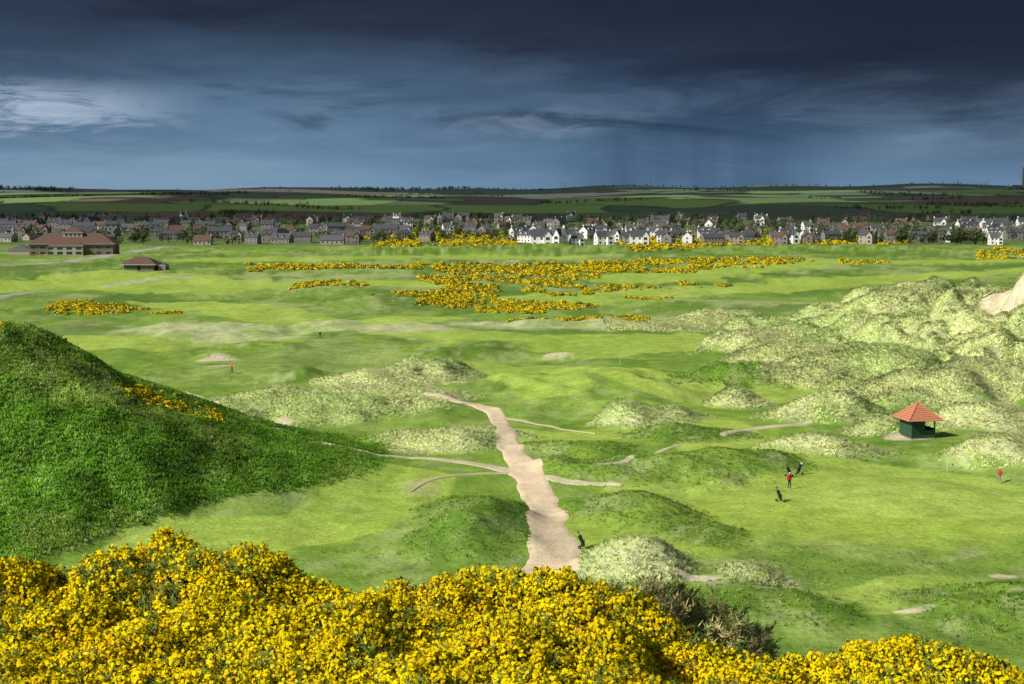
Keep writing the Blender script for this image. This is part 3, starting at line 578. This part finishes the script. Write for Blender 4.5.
for d,v0,j_,st in((10.3,632,15,74),(9.2,662,16,84),(8.2,692,14,92),(7.3,724,10,100)):
    u=-90+random.uniform(0,30)
    while u<(640 if d>10 else 1010):
        vt=v0+random.uniform(-j_,j_)
        if u>560: vt+=min(1,(u-560)/120)*(50 if d>9 else 34)
        if 770<u<820 : vt+=18
        if 960<u: vt+=26
        EL.append((at(u,vt,d),random.uniform(.38,.6))); u+=st*random.uniform(.75,1.25)
cen=np.array([p-np.array([0,0,r*.95]) for p,r in EL]); rad=np.array([[r,r,r*.95] for p,r in EL])
SP=[];SN=[];SW=[]
def lumpf(p):
    l1=fbm(p[:,0]*2.6+p[:,2]*2,p[:,1]*2.6+p[:,2]*1.7,111,2)-.5
    l2=1-2*np.abs(vn(p[:,0]*5.5+p[:,2]*4,p[:,1]*5.5-p[:,2]*3.5,113)-.5); l2=l2-.5
    l3=vn(p[:,0]*11-p[:,2]*7,p[:,1]*11+p[:,2]*5,115)-.5
    return .45*l1+.18*l2+.14*l3, l1*.5+l2*.6+l3*.4
for i in range(len(EL)):
    n=int(1500*rad[i,0]**2*4); v=rng.normal(size=(n,3)); v/=np.linalg.norm(v,axis=1)[:,None]; v=v[(v[:,2]>-.25)]
    p0=cen[i]+v*rad[i]; a,b_=lumpf(p0)
    p=cen[i]+v*rad[i]*(1+a)[:,None]
    keep=np.ones(len(p),bool)
    for k in range(len(EL)):
        if k!=i: keep&=np.linalg.norm((p-cen[k])/rad[k],axis=1)>.84
    SP.append(p[keep]);SN.append(v[keep]); SW.append(b_[keep])
SP=np.concatenate(SP);SN=np.concatenate(SN);SW=np.concatenate(SW)
vis=np.abs(SP[:,0])<SP[:,1]*.46; SP,SN,SW=SP[vis],SN[vis],SW[vis]
n=len(SP); print("sprigs",n)
pf=.99+np.minimum(SW,0)*1.1-.35*(fbm(SP[:,0]*1.3,SP[:,1]*1.3,117)>.66); isf=rng.random(n)<pf
up=SN*.8+np.array([0,0,.45])
fl=[sprig(i,21) for i in range(6)]; gr=[sprig(20+i,0) for i in range(4)]
Tn=rng.uniform(.90,1.04,(n,1))*np.column_stack([np.ones(n),1+np.clip(SW,-.35,.1)*.45,np.ones(n)])  # crevice flowers tinted darker orange, shading put into their colour
NV=SN*.8+np.array([-.12,-.1,.4])
def half(m,t):
    return scatter(t,SP[m],rots(m.sum(),.28,up[m]),rng.uniform(.8,1.2,m.sum()),Tn[m],NV[m])
A=half(isf,fl); B=half(~isf,gr); B2=half(rng.random(n)<.08,gr)
V=np.concatenate([A[0],B[0],B2[0]]); Fc=np.concatenate([A[1],B[1]+len(A[0]),B2[1]+len(A[0])+len(B[0])]); Cc=np.concatenate([A[2],B[2],B2[2]]); Nn=np.concatenate([A[3],B[3],B2[3]])
gb=mesh_np("gorse_bush",V,Fc,Cc,leafmat("gorse_flowers",.22,.7),False,Nn); print("gorse quads",len(Fc))
bm=bmesh.new()
for c,r in zip(cen,rad):
    res=bmesh.ops.create_icosphere(bm,subdivisions=3,radius=1)
    co_=np.array([v.co[:] for v in res['verts']]); a,_b=lumpf(c+co_*r)
    for v,q,k in zip(res['verts'],co_,a): v.co=Vector(c+q*r*(.90+k))
me=bpy.data.meshes.new("interior"); bm.to_mesh(me); bm.free(); me.materials.append(solid("gorse_interior",(.20,.19,.025),noise=.3,scale=9)); io=bpy.data.objects.new("woody_interior",me); scene.collection.objects.link(io); io.parent=gb
P=[];N=[]
for u,v,d,r in((650,590,12.6,.42),(685,600,12.7,.5),(722,624,12.5,.42),(640,600,12.4,.35)):
    c=at(u,v,d)-np.array([0,0,r]); q=rng.normal(size=(900,3)); q/=np.linalg.norm(q,axis=1)[:,None]; P.append(c+q*r*rng.uniform(.45,1.08,(900,1))*np.array([1.1,1,.95])); N.append(q)
P=np.concatenate(P);N=np.concatenate(N); n=len(P); tc=np.array([(1.5,.95,2.0),(.9,.9,1.2),(1.2,1.0,1.8),(1.9,1.3,3.4)])[rng.integers(0,4,n)]
V,Fc,Cc,Nn=scatter(gr,P,rots(n,.4,N*.6+np.array([0,0,.7])),rng.uniform(.8,1.2,n),tc,N); mesh_np("twiggy_shrub",V,Fc,Cc,leafmat("twigs",.15,.7,True),False,Nn)
# ------------------------------------------------------------------ light
EL_=math.radians(38); sx,sy=-.87,-.49; l=math.hypot(sx,sy); sx/=l; sy/=l
sd=Vector((sx*math.cos(EL_),sy*math.cos(EL_),math.sin(EL_)))
sun=bpy.data.lights.new("sun",'SUN'); sun.energy=5.0; sun.angle=math.radians(.5); sun.color=(1,.95,.86); so=bpy.data.objects.new("sun",sun); scene.collection.objects.link(so); so.rotation_euler=sd.to_track_quat('Z','Y').to_euler()
gx,gy=np.meshgrid(np.linspace(-9000,5000,120),np.linspace(350,5200,60)); gz=1400+(fbm(gx/500,gy/500,131)-.5)*250  # out-of-view cloud sheet added so its shadow darkens the far fields
ix=np.arange(gx.size).reshape(gx.shape); Fd=np.stack([ix[:-1,:-1],ix[:-1,1:],ix[1:,1:],ix[1:,:-1]],-1).reshape(-1,4)
cx=gx[:-1,:-1].ravel(); cy=gy[:-1,:-1].ravel(); kp=(cy>520+ (fbm(cx/500,cy/500,133)-.5)*900)&((fbm(cx/900,cy/600,135)<.60)|(cy<1000))
cm=solid("shade_cloud_grey",(.5,.53,.58),noise=.1,scale=.002); cnt=cm.node_tree; trn=cnt.nodes.new('ShaderNodeBsdfTransparent'); mxs=cnt.nodes.new('ShaderNodeMixShader'); mxs.inputs[0].default_value=.22  # partly transparent, to thin the shade of the added cloud
cnt.links.new(cnt.nodes['Principled BSDF'].outputs[0],mxs.inputs[1]); cnt.links.new(trn.outputs[0],mxs.inputs[2]); cnt.links.new(mxs.outputs[0],cnt.nodes['Material Output'].inputs[0])
mesh_np("unseen_shade_cloud",np.stack([gx,gy,gz],-1).reshape(-1,3),Fd[kp],None,cm,True)
# ------------------------------------------------------------------ sky
w=bpy.data.worlds.new("World"); scene.world=w; w.use_nodes=True; nt=w.node_tree; N_=nt.nodes; Lk=nt.links.new
for n_ in list(N_): N_.remove(n_)
out=N_.new('ShaderNodeOutputWorld'); sky=N_.new('ShaderNodeTexSky'); sky.sky_type='NISHITA'; sky.sun_disc=False; sky.sun_elevation=EL_; sky.sun_rotation=math.atan2(sx,sy)
bg1=N_.new('ShaderNodeBackground'); bg1.inputs[1].default_value=.075; Lk(sky.outputs[0],bg1.inputs[0])
tc=N_.new('ShaderNodeTexCoord'); sep=N_.new('ShaderNodeSeparateXYZ'); Lk(tc.outputs['Generated'],sep.inputs[0])
def mth(op,a,b=None,c=None,clamp=False):
    m=N_.new('ShaderNodeMath'); m.operation=op; m.use_clamp=clamp
    for i,q in enumerate((a,b,c)):
        if q is None: continue
        if isinstance(q,(int,float)): m.inputs[i].default_value=q
        else: Lk(q,m.inputs[i])
    return m.outputs[0]
def mr(v,a,b,c=0,d=1,sm_=True):
    m=N_.new('ShaderNodeMapRange'); m.interpolation_type='SMOOTHSTEP' if sm_ else 'LINEAR'
    Lk(v,m.inputs[0])
    for i,q in zip((1,2,3,4),(a,b,c,d)): m.inputs[i].default_value=q
    return m.outputs[0]
AZ=mth('ARCTAN2',sep.outputs[0],sep.outputs[1]); EV=sep.outputs[2]
comb=N_.new('ShaderNodeCombineXYZ'); Lk(AZ,comb.inputs[0]); Lk(EV,comb.inputs[1])
def noi(sx_,sy_,ox=0,det=6,rough=.55,dist=0):
    mp=N_.new('ShaderNodeMapping'); mp.inputs['Scale'].default_value=(sx_,sy_,1); mp.inputs['Location'].default_value=(ox,ox*.7,0); Lk(comb.outputs[0],mp.inputs[0])
    n=N_.new('ShaderNodeTexNoise'); n.inputs['Scale'].default_value=1; n.inputs['Detail'].default_value=det; n.inputs['Roughness'].default_value=rough; n.inputs['Distortion'].default_value=dist; Lk(mp.outputs[0],n.inputs[0]); return n.outputs['Fac']
def mixC(f,a,b,mode='MIX'):
    m=N_.new('ShaderNodeMix'); m.data_type='RGBA'; m.blend_type=mode
    if isinstance(f,(int,float)): m.inputs[0].default_value=f
    else: Lk(f,m.inputs[0])
    for i,q in((6,a),(7,b)):
        if isinstance(q,tuple): m.inputs[i].default_value=(*q,1)
        else: Lk(q,m.inputs[i])
    return m.outputs[2]
warp=mth('MULTIPLY_ADD',mth('SUBTRACT',noi(4,20,3),.5),.11,EV)
warp=mth('MULTIPLY_ADD',AZ,.05,warp)
cr=N_.new('ShaderNodeValToRGB'); Lk(mr(warp,0,.16,0,1,False),cr.inputs[0]); e=cr.color_ramp.elements
e[0].position=0; e[0].color=(.155,.275,.41,1); e[1].position=1; e[1].color=(.016,.024,.044,1)
for p,c in((.15,(.115,.205,.325)),(.36,(.070,.128,.215)),(.55,(.042,.072,.125)),(.74,(.024,.037,.065))):
    q=e.new(p); q.color=(*c,1)
c=cr.outputs[0]
lb=mth('MULTIPLY',mth('MULTIPLY',mr(AZ,.02,-.25),mr(EV,.075,.02)),mr(noi(6,38,53,6,.6,.4),.30,.68)); c=mixC(mth('MULTIPLY',lb,.6),c,(.24,.36,.48))
rs=mth('MULTIPLY',mr(AZ,.0,.09),mr(AZ,.26,.14)); rs=mth('MULTIPLY',rs,mr(EV,.13,.05)); st=mr(noi(18,1.5,5,4),.3,.7,.5,1.0)
c=mixC(mth('MULTIPLY',mth('MULTIPLY',rs,st),.85),c,(.036,.075,.15))
c=mixC(mth('MULTIPLY',mr(AZ,-.05,.30),mr(EV,.035,.095,0,.7)),c,(.012,.018,.036))
v1=mth('MULTIPLY',mr(noi(7,40,11,8,.62,.6),.48,.70),mr(EV,.12,.03)); c=mixC(mth('MULTIPLY',v1,.36),c,(.18,.27,.38))
v3=mth('MULTIPLY',mr(noi(5,26,67,8,.6,.6),.50,.66),mr(EV,.03,.06)); c=mixC(mth('MULTIPLY',v3,.55),c,(.014,.02,.038))
v2=mth('MULTIPLY',mr(noi(7,30,23,7,.6),.38,.66),mth('MULTIPLY',mr(AZ,.18,.30),mth('MULTIPLY',mr(EV,.012,.03),mr(EV,.07,.04)))); c=mixC(mth('MULTIPLY',v2,.6),c,(.18,.26,.35))
bk=mth('MULTIPLY',mth('MULTIPLY',mr(AZ,-.19,-.33),mr(EV,.032,.055)),mr(EV,.085,.062)); b1=mth('MULTIPLY',bk,mr(noi(12,55,31,10,.70,.8),.42,.60)); c=mixC(mth('MULTIPLY',b1,.9),c,(.42,.52,.66))
b2=mth('MULTIPLY',mth('MULTIPLY',mth('MULTIPLY',mr(AZ,-.10,-.03),mr(AZ,.09,.03)),mth('MULTIPLY',mr(EV,.035,.05),mr(EV,.07,.055))),mr(noi(18,70,37,8,.66,.5),.42,.68)); c=mixC(mth('MULTIPLY',b2,.55),c,(.22,.29,.40))
bg2=N_.new('ShaderNodeBackground'); bg2.inputs[1].default_value=1.0; Lk(c,bg2.inputs[0])
ms=N_.new('ShaderNodeMixShader'); Lk(mr(sep.outputs[1],.0,.5),ms.inputs[0]); Lk(bg1.outputs[0],ms.inputs[1]); Lk(bg2.outputs[0],ms.inputs[2]); Lk(ms.outputs[0],out.inputs[0])
